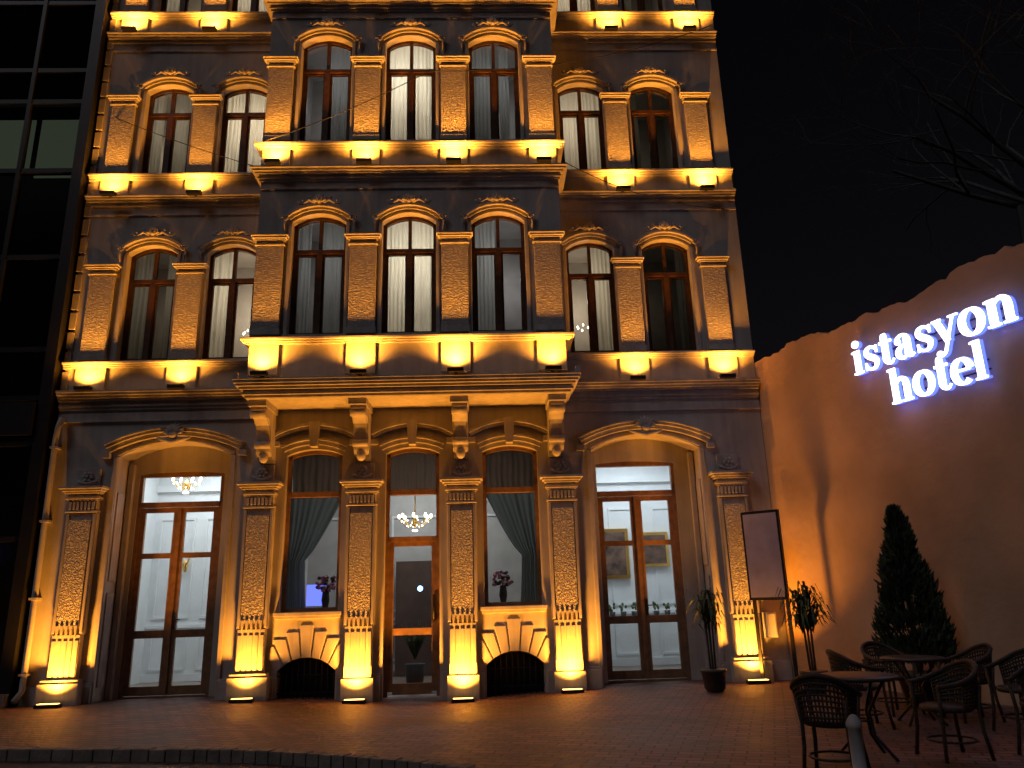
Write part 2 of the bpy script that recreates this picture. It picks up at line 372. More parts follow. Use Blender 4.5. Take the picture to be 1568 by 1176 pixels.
for cx in (XC-1.9,XC,XC+1.9):
    arcstrip(T,cx,1.16,4.42,.14,.02,.10,-.07,0); arcstrip(T,cx,1.16,4.42,.14,.101,.15,-.12,0)
    arcstrip(T,cx,1.45,4.62,.20,.06,.12,-.10,0); arcstrip(T,cx,1.45,4.62,.20,.121,.18,-.15,0)
    T.prism([(cx-.07,4.52),(cx+.07,4.52),(cx+.11,5.02),(cx-.11,5.02)],'y',-.18,-.0)
    for sg in (-1,1): T.box(cx+sg*.79-.12,cx+sg*.79+.12,-.11,0,4.55,4.66)
def doorbay(nx,dx,lift):
    dz=4.20
    wallp(W,nx-1.25,nx+1.25,-.1,5.0,[(dx,1.66,-.1,dz-.05,.05)],.5,.62)
    for sg in (-1,1):
        T.mat('trim'); x=nx+sg*1.0; T.box(x-.05,x+.05,.40,.5,0,4.35)
        for zz_ in (.25,2.1):
            T.box(nx+sg*1.06-.012,nx+sg*1.06+.012,.08,.36,zz_,zz_+1.65)
    zs=4.42+lift
    arcstrip(T,nx,2.25,zs,.30,.0,.05,-.03,0); arcstrip(T,nx,2.45,zs+.04,.30,.05,.13,-.09,0); arcstrip(T,nx,2.45,zs+.04,.30,.131,.19,-.14,0); arcstrip(T,nx,2.45,zs+.04,.30,.191,.23,-.17,0)
    for sg in (-1,1):
        T.box(nx+sg*1.12-.04,nx+sg*1.12+.04,-.035,0,0.34,zs); T.box(nx+sg*1.3-.08,nx+sg*1.3+.08,-.10,0,zs-.02,zs+.09)
    for k in range(-4,5):
        a=k*.36; ORN.tube([(nx,-.2,zs+.36),(nx+.15*math.sin(a),-.24,zs+.40+.15*math.cos(a)),(nx+.22*math.sin(a),-.12,zs+.41+.22*math.cos(a))],[.02,.036,.014],6)
    ORN.blob((nx,-.22,zs+.37),.09,.08,.07)
    ORN.tube([(nx-.32,-.16,zs+.34),(nx-.2,-.2,zs+.3),(nx,-.22,zs+.24),(nx+.2,-.2,zs+.3),(nx+.32,-.16,zs+.34)],[.02,.04,.05,.04,.02],6)
    F.mat('wood2'); a,b=dx-.83,dx+.83; t=.07
    yy0,yy1=.515,.605
    F.box(a,a+t,yy0,yy1,0,dz); F.box(b-t,b,yy0,yy1,0,dz); F.box(a+t,b-t,yy0,yy1,dz-.1,dz-.005)
    F.box(a+t,b-t,yy0-.03,yy1+.003,3.50,3.60)
    F.box(a+t,b-t,yy0,yy1,-.08,.03)
    for l,r in ((a+t,dx-.012),(dx+.012,b-t)):
        s=.10; y2,y3=yy0+.015,yy1-.015
        F.box(l,l+s,y2,y3,.04,3.49); F.box(r-s,r,y2,y3,.04,3.49)
        for z0_,z1_ in ((.04,.20),(1.05,1.19),(2.52,2.62),(3.40,3.49)): F.box(l+s,r-s,y2,y3,z0_,z1_)
    F.box(dx-.035,dx+.035,yy0-.01,yy0+.03,.04,3.49)
    IR.box(dx+.06,dx+.10,yy0-.03,yy0,1.2,1.5); IR.tube([(dx+.08,yy0-.03,1.38),(dx+.08,yy0-.07,1.38),(dx+.2,yy0-.07,1.38)],.012,6)
    G.add([(a,.56,0.03),(b,.56,0.03),(b,.56,dz),(a,.56,dz)],[[0,1,2,3]])
doorbay(DX[0],-6.03,0); doorbay(DX[1],3.0,-.06)
V=MB().mat('vermi'); PX=[XC-6.17,XC-2.88,XC-.95,XC+.95,XC+2.88,XC+6.2]
def gpil(cx,plinth):
    T.mat('trim')
    if plinth: T.box(cx-.36,cx+.36,-.24,0,GB,.36); T.box(cx-.33,cx+.33,-.21,0,.36,.42)
    else: T.box(cx-.29,cx+.29,-.17,0,GB,.28)
    T.box(cx-.25,cx+.25,-.15,0,.28,1.18)
    for k in range(5):
        x=cx-.2+k*.1; T.box(x-.036,x+.036,-.165,-.149,.46,1.08)
    T.box(cx-.28,cx+.28,-.12,0,1.18,3.36)
    V.box(cx-.20,cx+.20,-.165,-.12,1.34,3.22)
    for sg in (-1,1): T.box(cx+sg*.245-.025,cx+sg*.245+.025,-.15,-.12,1.2,3.34)
    for k in range(5):
        x=cx-.17+k*.085; T.prism([(x-.026,1.34),(x-.018,1.22),(x,1.13),(x+.018,1.22),(x+.026,1.34)],'y',-.185,-.12)
    T.box(cx-.29,cx+.29,-.17,0,3.36,3.40)
    T.box(cx-.26,cx+.26,-.14,0,3.40,3.58)
    for k in range(7):
        x=cx-.21+k*.07; T.box(x-.022,x+.022,-.175,-.139,3.42,3.56)
    z=3.58
    for h,e in ((.03,.28),(.05,.31),(.05,.27),(.04,.33),(.045,.37),(.05,.41)):
        T.box(cx-e,cx+e,-.14-(e-.26),0,z,z+h); z+=h
    T.box(cx-.22,cx+.22,-.05,0,3.88,4.2)
    for k in range(6):
        a=k*pi/3; ORN.blob((cx+.07*math.cos(a),-.08,4.04+.07*math.sin(a)),.042,.035,.042,8,5)
    ORN.blob((cx,-.1,4.04),.035,.04,.035,8,5)
    ORN.tube([(cx-.18,-.07,3.98),(cx-.12,-.08,3.94),(cx,-.09,3.91),(cx+.12,-.08,3.94),(cx+.18,-.07,3.98)],.025,6)
for i,x in enumerate(PX): gpil(x,i in (0,1,5))
YB=-1.0
for cx in (PX[1]+.08,PX[2],PX[3],PX[4]-.08):
    T.mat('trim')
    prof=[(0,5.28),(-.86,5.28),(-.86,5.10),(-.80,5.02),(-.62,4.97),(-.50,4.88),(-.44,4.72),(-.42,4.55),(-.36,4.40),(-.24,4.28),(0,4.22)]
    T.prism(prof,'x',cx-.12,cx+.12)
    T.box(cx-.17,cx+.17,-.92,0,5.16,5.282)
    for sg in (-1,1): T.prism([(y*.93,z*.995+.02) for y,z in prof],'x',*sorted((cx+sg*.12,cx+sg*.145)))
    ORN.tube([(cx-.15,-.40,4.52),(cx+.15,-.40,4.52)],.07,10); ORN.tube([(cx-.15,-.76,5.05),(cx+.15,-.76,5.05)],.09,10)
    ORN.blob((cx,-.3,4.3),.09,.1,.11)
BX0,BX1=XC-2.98,XC+3.02
prof=[(.06,.04),(.05,.07),(.06,.05),(.05,.11),(.05,.15),(.05,.20),(.05,.23)]
for a,b in ((X0,BX0-.01),(BX1+.01,X1)):
    cornice(T,a,b,0,5.36,prof)
    T.box(a,b,-.05,.0,5.12,5.16); T.box(a,b,-.03,0,5.16,5.3)
W.box(X0,X1,0,.5,5.4,5.76)
# ------------ upper floors, side wings
WS=[XC-5.42,XC-3.78,XC+3.73,XC+5.35]; PS=[XC-6.38,XC-4.6,XC+4.5,XC+6.32]
FL=[dict(b=5.76,sill=6.37,zs=8.72,rise=.19,top=9.81),
 dict(b=10.0,sill=10.57,zs=12.66,rise=.18,top=13.92),
 dict(b=14.12,sill=14.72,zs=16.6,rise=.18,top=17.6)]
stat={ (0,0):([(0,.42),(.70,1)],2.5),(0,1):([(0,.5)],16),(0,2):([(.5,1)],12),(0,3):([(.75,1)],.5),
 (1,0):([(0,.3),(.5,.98)],6),(1,1):([(0,.5),(.55,1)],22),(1,2):([(0,.5),(.55,1)],14),(1,3):([(0,.22)],.7),
 (2,0):([(0,.5)],9),(2,1):([(0,1)],18),(2,2):([(0,1)],18),(2,3):([(0,.3)],1.5)}
for fi,f in enumerate(FL):
    for a,b,ii in ((X0,BX0,(0,1)),(BX1,X1,(2,3))):
        wallp(W,a,b,f['b'],f['top']+.19,[(WS[i],1.02,f['sill'],f['zs'],f['rise']) for i in ii],0,.3)
        z=f['sill']-.14
        for h,p in ((.03,.06),(.03,.105),(.045,.15)): T.box(a,b,-p,0,z,z+h); z+=h
        if fi<2:
            zt=f['top']; cornice(T,a,b,0,zt,[(.04,.04),(.05,.02),(.04,.08),(.04,.13),(.04,.17)])
            T.box(a,b,-.03,0,zt-.22,zt-.17)
        else: cornice(T,a-.1,b,0,f['top'],[(.1,.1),(.1,.2),(.12,.35),(.1,.45)])
    for i in range(4):
        c,pw=stat[(fi,i)]; upperwin(WS[i],1.02,f['sill'],f['zs'],f['rise'],0,c,pw)
    for i,x in enumerate(PS):
        pil(x,0,f['sill'],(8.22,12.26,16.3)[fi])
        T.box(x-.30,x+.30,-.05,0,f['b']+.0,f['sill']-.14)
        fixture(x,0,f['b']+.03,UPO); spot(x,-UPO,f['b']+.05,UP*random.uniform(.72,1.2),145,blend=.9)
# ------------ bay
BW=[XC-1.77,XC,XC+1.76]; BP=[XC-2.70,XC-.89,XC+.90,XC+2.72]
BF=[dict(b=5.62,sill=6.50,zs=8.86,rise=.20,top=9.80,cap=8.34),
    dict(b=10.05,sill=10.68,zs=13.08,rise=.20,top=13.92,cap=12.44),
    dict(b=14.2,sill=14.85,zs=16.7,rise=.2,top=17.6,cap=16.4)]
bst={(0,0):([(.05,.3),(.5,.92)],4),(0,1):([(0,.47),(.5,1)],24),(0,2):([(0,.45)],6),
 (1,0):([(.5,.95)],4.5),(1,1):([(0,.49),(.53,1)],30),(1,2):([(0,.45),(.6,.8)],4),
 (2,0):([(0,1)],16),(2,1):([(0,1)],20),(2,2):([(0,1)],8)}
W.mat('paint')
W.box(BX0,BX1,YB,0,5.28,5.34)
for a,b in ((BX0,BX0+.2),(BX1-.2,BX1)): W.box(a,b,YB+.3,.3,5.34,18.0)
cornice(T,BX0,BX1,YB,5.285,[(.05,.03),(.05,.08),(.045,.05),(.05,.12),(.05,.17),(.06,.20),(.03,.22)],1,-.002)
for sg,x in ((-1,BX0-.16),(1,BX1+.16)): T.box(x-.04,x+.04,YB-.22,YB-.14,5.62,5.74)
for fi,f in enumerate(BF):
    wallp(W,BX0,BX1,f['b'] if fi else 5.34,f['top'],[(c,1.06,f['sill'],f['zs'],f['rise']) for c in BW],YB,YB+.3)
    z=f['sill']-.18
    for h,p in ((.03,.06),(.035,.105),(.05,.15)): T.box(BX0-p,BX1+p,YB-p,-.003,z,z+h); z+=h
    if fi<2:
        W.box(BX0,BX1,YB,YB+.3,f['top'],BF[fi+1]['b'])
        cornice(T,BX0,BX1,YB,f['top']-.02,[(.05,.03),(.04,.06),(.05,.04),(.04,.10),(.05,.15),(.04,.19)],1,-.002)
        T.box(BX0,BX1,YB-.03,YB,f['top']-.2,f['top']-.15)
    else: cornice(T,BX0,BX1,YB,f['top'],[(.1,.1),(.1,.2),(.12,.35),(.1,.45)],1,-.002)
    for i in range(3):
        c,pw=bst[(fi,i)]; upperwin(BW[i],1.06,f['sill'],f['zs'],f['rise'],YB,c,pw,(1,.93,.78) if i==1 else (.85,.9,1))
    lz=(5.72,10.12,14.24)[fi]
    for x in BP:
        pil(x,YB,f['sill'],f['cap'],.52)
        T.box(x-.28,x+.28,YB-.05,YB,lz-.0,f['sill']-.18)
        fixture(x,YB,lz,UPO); spot(x,YB-UPO,lz+.02,UP*random.uniform(.72,1.2),145,blend=.9)
W.box(X0,X0+.3,.3,9,0,18.0); W.box(X1-.3,X1,.3,9,0,18.0); W.box(X0,X1,9,9.3,0,18.0); W.box(X0+.3,X1-.3,.35,9,17.7,17.9)
for z in [5.8+.42*k for k in range(29)]:
    T.box(X0-.03,X0+.10,-.035,.1,z,z+.36)
# ground uplights
for i,x in enumerate(PX):
    out=.46 if i in (0,1,5) else .40; g0=gz(x)
    FX.mat('black'); FX.box(x-.2,x+.2,-out-.07,-out+.07,g0,g0+.06)
    FX.mat('amberlens'); FX.box(x-.17,x+.17,-out-.05,-out+.05,g0+.061,g0+.066)
    spot(x,-out,g0+.10,720 if i!=1 else 480,124,tilt=-.06,blend=1.0)
DP=MB().mat('paint')
DP.tube([(-8.2,-.1,5.2),(-8.22,-.16,5.0),(-8.26,-.12,4.8),(-8.26,-.1,2.6),(-8.26,-.1,.25),(-8.3,-.25,.08)],.055,10)
for z in (4.6,3.2,1.8,.5): DP.box(-8.33,-8.19,-.17,0,z,z+.04)
DP.obj('drainpipe',hotel)
# ---- lobby and side rooms
LB=MB()
def rbox(mat,x0,x1,y0,y1,z0,z1,floor='floor'):
    LB.mat(mat)
    v=[(x0,y0,z0),(x1,y0,z0),(x1,y1,z0),(x0,y1,z0),(x0,y0,z1),(x1,y0,z1),(x1,y1,z1),(x0,y1,z1)]
    LB.add(v,[[4,5,6,7],[3,2,6,7],[0,3,7,4],[1,2,6,5]]); LB.mat(floor); LB.add(v,[[0,1,2,3]])
rbox('white',-7.7,-4.55,.63,3.4,.015,4.95); rbox('lobby',-4.5,1.68,.51,4.2,-.08,4.95); rbox('white',1.75,4.9,.63,3.6,.015,4.95)
def area(x,y,z,sx,sy,p,col):
    l=bpy.data.lights.new('ceiling_light','AREA'); l.shape='RECTANGLE'; l.size=sx; l.size_y=sy; l.energy=p; l.color=col
    o=bpy.data.objects.new('ceiling_light',l); o.location=(x,y,z); COL.objects.link(o); o.parent=hotel
area(-6.1,1.9,4.9,1.6,1.2,72,(.84,.93,1)); area(3.3,2.0,4.9,1.6,1.2,72,(.84,.93,1)); area(XC,2.6,4.85,2.5,1,75,(.92,.94,.95))
LB.mat('white')
def panelling(x0,x1,y,zs=((.25,1.1),(1.35,3.6))):
    n=3; w=(x1-x0)/n
    for k in range(n):
        a,b=x0+k*w+.12,x0+(k+1)*w-.12
        for z0_,z1_ in zs:
            for q in ((a,b,z0_,z0_+.05),(a,b,z1_-.05,z1_),(a,a+.05,z0_+.05,z1_-.05),(b-.05,b,z0_+.05,z1_-.05)): LB.box(q[0],q[1],y-.03,y,q[2],q[3])
    LB.box(x0,x1,y-.05,y,1.15,1.22); LB.box(x0,x1,y-.12,y,4.2,4.35); LB.box(x0,x1,y-.04,y,0.02,.18)
panelling(-7.7,-4.55,3.4); panelling(1.75,4.9,3.6); panelling(-4.5,1.68,4.2)
LB.mat('gold')
for x in (-6.9,-5.2):
    LB.tube([(x,3.3,2.5),(x-.1,3.2,2.6),(x-.12,3.2,2.8)],.02,6); LB.tube([(x,3.3,2.5),(x+.1,3.2,2.6),(x+.12,3.2,2.8)],.02,6); LB.blob((x,3.3,2.5),.06,.04,.14)
LB.box(2.45,3.35,3.5,3.565,1.95,3.1); LB.mat('paintdark'); LB.box(2.53,3.27,3.49,3.5,2.03,3.02)
LB.mat('gold'); LB.box(3.6,4.3,3.5,3.565,2.2,3.0); LB.mat('paintdark'); LB.box(3.67,4.23,3.49,3.5,2.27,2.93)
LB.mat('white'); LB.box(2.2,4.4,2.9,3.2,1.0,1.08)
for k in range(9):
    x=2.3+k*.25; LB.mat('pot'); LB.lathe((x,3.05,1.08),[(.05,0),(.07,.14)],8); LB.mat('leaf')
    for q in range(7): LB.blob((x+random.uniform(-.06,.06),3.05+random.uniform(-.05,.05),1.28+random.uniform(-.03,.12)),.03,.03,.04,6,4)
def chandelier(x,y,z,r=.35):
    LB.mat('gold'); LB.tube([(x,y,4.9),(x,y,z-.2)],.015,6); LB.blob((x,y,z-.1),.06,.06,.12)
    for k in range(8):
        a=k*pi/4; cx_,cy_=x+r*math.cos(a),y+r*math.sin(a)
        LB.mat('gold'); LB.tube([(x,y,z-.1),(x+.5*r*math.cos(a),y+.5*r*math.sin(a),z-.2),(cx_,cy_,z-.02)],.01,5)
        LB.mat('bulb'); LB.blob((cx_,cy_,z+.03),.03,.03,.05,6,5)
        for q in range(3): LB.blob((x+(r*.35*q+.05)*math.cos(a+.3),y+(r*.35*q+.05)*math.sin(a+.3),z-.28+.1*q),.014,.014,.02,5,4)
chandelier(XC-.15,2.2,3.35,.35); chandelier(-5.75,2.6,3.0,.3); chandelier(-6.6,2.2,4.3,.3)
LB.mat('blueglint'); LB.blob((XC-.1,3.0,1.85),.06,.06,.06)  # glowing ball stands in for the blue glint in the centre door
LB.mat('screen'); LB.box(XC-2.12,XC-1.75,.75,.78,1.55,1.95)
for k in range(40):
    for bx,by,bz in ((XC-1.72,.62,1.95),(XC+1.72,.62,1.95)):
        LB.mat('pink' if k%3 else 'leaf'); LB.blob((bx+random.uniform(-.18,.18),by+random.uniform(-.08,.08),bz+random.uniform(-.12,.14)),.04,.04,.035,7,5)
for bx in (XC-1.72,XC+1.72): LB.mat('pot'); LB.lathe((bx,.62,1.5),[(.05,0),(.08,.15),(.06,.33)],12)
LB.mat('backpanel'); LB.box(XC-.75,XC+.75,3.9,3.95,-.05,2.5)  # plain brown panel at the lobby back, behind the centre door
for k in range(50):
    a=random.random()*6.28; r=random.uniform(.05,.3); LB.mat('leaf'); LB.tube([(XC,.75,.5),(XC+r*.6*math.cos(a),.75+r*.4*math.sin(a),.85),(XC+r*math.cos(a),.75+r*.6*math.sin(a),random.uniform(.7,1.25))],[.006,.018,.003],4)
LB.mat('pot'); LB.lathe((XC,.75,-.07),[(.14,0),(.2,.5)],14)
LB.obj('lobby_interior',hotel)
D=MB().mat('drapedark'); D.sm=True
for cx in (XC-1.9,XC,XC+1.9): pleats(cx-.5,cx+.5,.36,3.66,4.5,.12,.02,mb=D)
D.mat('drape')
def drp(cx,sg):
    def e(t):
        w=.30+.72*max(0,(t-.42)/.58)**.8 if t>.42 else .30+.14*(.42-t)
        return (cx-.5,cx-.5+w) if sg<0 else (cx+.5-w,cx+.5)
    pleats(cx-.5,cx+.5,.36,1.5,3.62,.13,.04,edge=e,mb=D)
drp(XC-1.9,-1); drp(XC+1.9,1)
D.obj('window_drapes',hotel,fix=False)
W.obj('facade_walls',hotel); T.obj('mouldings',hotel,bevel=.008); P.obj('rusticated_pilasters',hotel,bevel=.01); V.obj('vermiculated_panels',hotel)
F.obj('window_frames',hotel); G.obj('window_glass',hotel,fix=False); C.obj('sheer_curtains',hotel,fix=False); RM.obj('guest_rooms',hotel); FX.obj('uplight_fixtures',hotel); ORN.obj('carved_ornaments',hotel); IR.obj('iron_grilles',hotel)
CB=MB().mat('black')
def cable(a,b,sag,r=.009):
    a,b=Vector(a),Vector(b); CB.tube([tuple(a.lerp(b,i/24)-Vector((0,0,sag*4*(i/24)*(1-i/24)))) for i in range(25)],r,4)
cable((X1-.1,-.05,14.35),(-1.0,-1.25,12.2),.35); cable((X0+.3,-.05,12.0),(-3.2,-1.25,9.6),.1); cable((5.3,-.05,9.6),(1.7,-1.3,10.0),.25); cable((-1,-1.25,12.2),(-4.3,-1.2,10.6),.1)
CB.obj('facade_cables',hotel)

# ================= courtyard wall
cw=empty('courtyard_wall')
d=Vector((.347,-.938,0)).normalized(); n=Vector((-d.y,d.x,0))
A0=Vector((5.57,0.02,0))
wm=MB().mat('peach'); NS=160; LEN=13.0
tops=[]
random.seed(3); off=0
for i in range(NS+1):
    off=off*.75+random.uniform(-.03,.03); s=LEN*i/NS
    tops.append(6.08+off+.06*math.sin(s*1.3+.5)+(.05 if int(s*1.1)%2 else 0))
for i in range(NS+1):
    s=LEN*i/NS; p=A0+d*s; q=p+n*.35
    wm.v+= [(p.x,p.y,-.1),(p.x,p.y,tops[i]),(q.x,q.y,tops[i]+.03),(q.x,q.y,-.1)]
for i in range(NS):
    a=i*4; b=a+4
    for k in range(3): wm.face([a+k,b+k,b+k+1,a+k+1])
wm.face([0,1,2,3]); e=NS*4; wm.face([e,e+1,e+2,e+3])
wm.obj('plaster_wall',cw)
# ================= sign
sign=empty('illuminated_hotel_sign')
def cat(pts,k=6):
    P_=[pts[0]]+list(pts)+[pts[-1]]; o=[]
    for i in range(1,len(P_)-2):
        for j in range(k):
            t=j/k; o.append(tuple(.5*((2*P_[i][c])+(-P_[i-1][c]+P_[i+1][c])*t+(2*P_[i-1][c]-5*P_[i][c]+4*P_[i+1][c]-P_[i+2][c])*t*t+(-P_[i-1][c]+3*P_[i][c]-3*P_[i+1][c]+P_[i+2][c])*t**3) for c in range(len(pts[0]))))
    o.append(tuple(pts[-1])); return o
TH,TN=.27,.10
def ribbon(pts,k=6):
    c=cat(pts,k); L=[];R_=[]
    for i,p in enumerate(c):
        a=c[max(i-1,0)]; b=c[min(i+1,len(c)-1)]; tx,tz=b[0]-a[0],b[1]-a[1]; l=math.hypot(tx,tz) or 1; tx/=l; tz/=l
        w=(p[2] if len(p)>2 else TN+(TH-TN)*abs(tz)**1.3)/2
        L.append((p[0]-tz*w,p[1]+tx*w)); R_.append((p[0]+tz*w,p[1]-tx*w))
    return [[L[i],L[i+1],R_[i+1],R_[i]] for i in range(len(L)-1)]
def rect(x0,x1,z0,z1): return [[(x0,z0),(x1,z0),(x1,z1),(x0,z1)]]
def disc(x,z,r): return [[(x+r*math.cos(a*pi/8),z+r*math.sin(a*pi/8)) for a in range(16)]]
def ell(cx,cz,rx,rz,a0,a1,n=22): return [(cx+rx*math.cos(math.radians(a0+(a1-a0)*i/n)),cz+rz*math.sin(math.radians(a0+(a1-a0)*i/n))) for i in range(n+1)]
SF=.08
def stem(x,z0,z1,flag=True,foot=True):
    q=rect(x-TH/2,x+TH/2,z0,z1)
    if foot: q+=rect(x-.22,x+.22,z0,z0+SF)
    if flag: q+=[[(x-TH/2-.1,z1-.09),(x-TH/2,z1-.13),(x-TH/2,z1),(x-TH/2-.1,z1-.03)]]
    return q
def archn(x): return ribbon([(x+.06,.70,.09),(x+.16,.88,.12),(x+.32,.95,.16),(x+.47,.86,.22),(x+.52,.68,TH),(x+.52,.3,TH),(x+.52,0,TH)])+rect(x+.30,x+.74,0,SF)
GL={
 'i':(stem(.25,0,1)+disc(.24,1.28,.16),.50),
 'l':(stem(.25,0,1.45),.50),
 'n':(stem(.25,0,1)+archn(.25),1.04),
 'h':(stem(.25,0,1.45)+archn(.25),1.04),
 'o':(ribbon(ell(.46,.48,.33,.46,0,360),k=2),.93),
 'e':(rect(.2,.76,.48,.57)+ribbon(ell(.45,.48,.32,.46,8,312),k=2),.86),
 't':(ribbon([(.28,1.28,.16),(.28,1.1,TH),(.28,.5,TH),(.28,.2,TH),(.36,.04,.15),(.50,.04,.10),(.60,.16,.07)])+rect(.04,.58,.88,.98),.64),
 'a':(ribbon([(.16,.72,.2),(.2,.86,.14),(.36,.95,.11),(.52,.88,.18),(.57,.7,TH),(.57,.35,TH),(.58,.14,TH),(.68,.03,.11),(.80,.10,.07)])+disc(.19,.72,.12)+ribbon([(.56,.60,.08),(.36,.52,.12),(.2,.4,.2),(.16,.22,.23),(.25,.06,.15),(.40,.05,.11),(.54,.16,.08)]),.86),
 's':(ribbon([(.62,.72,.05),(.56,.86,.1),(.40,.95,.11),(.22,.88,.16),(.18,.72,.21),(.30,.57,.25),(.48,.45,.25),(.60,.30,.21),(.54,.09,.15),(.38,.02,.11),(.20,.10,.1),(.12,.28,.05)])+rect(.59,.67,.66,.96)+rect(.08,.15,.02,.34),.74),
 'y':(ribbon([(.16,.98,.24),(.33,.55,.24),(.50,.08,.21)],k=3)+ribbon([(.80,.98,.09),(.62,.48,.09),(.46,.02,.10),(.34,-.28,.11),(.2,-.38,.11),(.1,-.32,.1)])+disc(.13,-.30,.12)+rect(.0,.36,.93,1.0)+rect(.62,.98,.93,1.0),.94),
}
def word(txt,s0,z0,width,h,nm):
    tot=sum(GL[c][1] for c in txt); k=width/tot; mf=MB().mat('lettersface'); s=s0
    def put(poly,mat,o0,o1):
        mf.mat(mat); vs=[]
        for o in (o0,o1):
            for p in poly:
                w=A0+d*(s+p[0]*k)-n*o; vs.append((w.x,w.y,z0+p[1]*h))
        m=len(poly); mf.add(vs,[list(range(m)),list(range(2*m-1,m-1,-1))]+[[i,(i+1)%m,(i+1)%m+m,i+m] for i in range(m)])
    for c in txt:
        for i,poly in enumerate(GL[c][0]):
            e=.0004*(i%7)
            put(poly,'letterside',.05+e,.13+e); put(poly,'lettersface',.131+e,.15+e)
        s+=GL[c][1]*k
    mf.obj(nm,sign)
word('istasyon',2.60,5.08,2.92,.41,'upper_word'); word('hotel',3.25,4.41,1.68,.40,'lower_word')
sb=MB().mat('black')
for s0,s1,z in ((2.65,5.45,5.2),(3.3,4.9,4.55)):
    for zz in (z,z+.14):
        a=A0+d*s0-n*.03; b=A0+d*s1-n*.03; sb.tube([(a.x,a.y,zz),(b.x,b.y,zz)],.012,6)
sb.obj('mounting_rails',sign)
# ================= neighbour glass building
nb=empty('glass_office_building'); nm=MB(); ng=MB().mat('officeglass')
nx0,nx1=-24,-8.42; ny=-.15
nm.mat('curtwall'); nm.box(nx0,nx1-.0,1.2,8,0,20)
nm.box(nx1-.22,nx1,ny-.05,1.2,0,20)
zz=[0.25,2.9,4.7,5.6,6.6,8.6,10.6,12.3,13.1,14.9,16.4,19]
for z in zz: nm.box(nx0,nx1-.22,ny-.03,ny+.1,z-.05,z+.05)
xs=[nx1-.22-1.12*k for k in range(1,13)]
for x in xs: nm.box(x-.04,x+.04,ny-.05,ny+.08,.25,20)
ng.add([(nx0,ny+.03,0),(nx1-.22,ny+.03,0),(nx1-.22,ny+.03,20),(nx0,ny+.03,20)],[[0,1,2,3]])
nm.mat('officelit')
for k in range(12): nm.box(nx1-.3-1.12*(k+1)+.07,nx1-.3-1.12*k-.07,.35,.38,10.75+.12*(k%3),12.2)
nm.mat('curtwall'); nm.box(nx0,nx1-.25,ny-.12,ny-.06,4.85,5.5)
nm.mat('kerb'); nm.box(nx0,nx1,-.35,1.2,0,.22)
nm.mat('screen'); nm.box(-10.6,-10.2,.6,.62,2.7,2.9)
nm.obj('curtain_wall',nb); ng.obj('curtain_wall_glass',nb,fix=False)
tc=bpy.data.curves.new('shop_lettering','FONT'); tc.body='pharma'; tc.size=.5; tc.extrude=.02; tc.align_x='RIGHT'; to=bpy.data.objects.new('shop_lettering',tc); to.location=(-9.3,ny-.15,5.02); to.rotation_euler=(pi/2,0,0); tc.materials.append(M['cyan']); COL.objects.link(to); to.parent=nb

# ================= ground
kp=[(-30,-1.5),(-14,-3.2),(-9,-3.95),(-6.1,-4.35),(-3.95,-4.78),(-2.6,-5.12),(-1.35,-5.72),(-.25,-6.4),(.5,-7.15),(1.1,-8.2),(1.5,-9.6),(1.7,-12),(1.8,-30)]
kc=cat(kp,8)
g=MB().mat('road'); g.add([(-200,-200,-.32),(200,-200,-.32),(200,200,-.32),(-200,200,-.32)],[[0,1,2,3]])
g.add([(x,y,-.12) for x,y in kc]+[(-200,-30,-.12),(-200,-1.5,-.12)],[list(range(len(kc)+2))])
g.add([(-200,-200,-.12),(200,-200,-.12),(200,-30,-.12),(-200,-30,-.12)],[[0,1,2,3]])
g.obj('ground')
sw=MB().mat('pavers'); poly=[(x,y,0) for x,y in kc]+[(40,-30,0),(40,60,0),(-30,60,0)]
sw.add(poly,[list(range(len(poly)))]); so_=sw.obj('pavement',fix=False)
bm=bmesh.new(); bm.from_mesh(so_.data)
for k in range(41):
    bmesh.ops.bisect_plane(bm,geom=bm.verts[:]+bm.edges[:]+bm.faces[:],plane_co=(-6+.25*k,0,0),plane_no=(1,0,0))
for k in range(15):
    bmesh.ops.bisect_plane(bm,geom=bm.verts[:]+bm.edges[:]+bm.faces[:],plane_co=(0,-4.2+.35*k,0),plane_no=(0,1,0))
for v in bm.verts: v.co.z=gz(v.co.x,v.co.y) if v.co.y<1.2 else v.co.z
bm.to_mesh(so_.data); bm.free()
kb=MB().mat('kerb')
for i in range(len(kc)-1):
    (x0,y0),(x1,y1)=kc[i],kc[i+1]; L=math.hypot(x1-x0,y1-y0); m=max(1,int(L/.9+.5))
    for j in range(m):
        a=(x0+(x1-x0)*(j/m),y0+(y1-y0)*(j/m)); b=(x0+(x1-x0)*((j+1)/m-.012/L*1),y0+(y1-y0)*((j+1)/m-.012/L)); nx_,ny_=(y1-y0)/L,-(x1-x0)/L
        w=.16; kb.prism([(a[0]+nx_*w,a[1]+ny_*w),(b[0]+nx_*w,b[1]+ny_*w),b,a],'z',-.15,.012+random.uniform(-.004,.004))
kb.obj('kerb',bevel=.012)
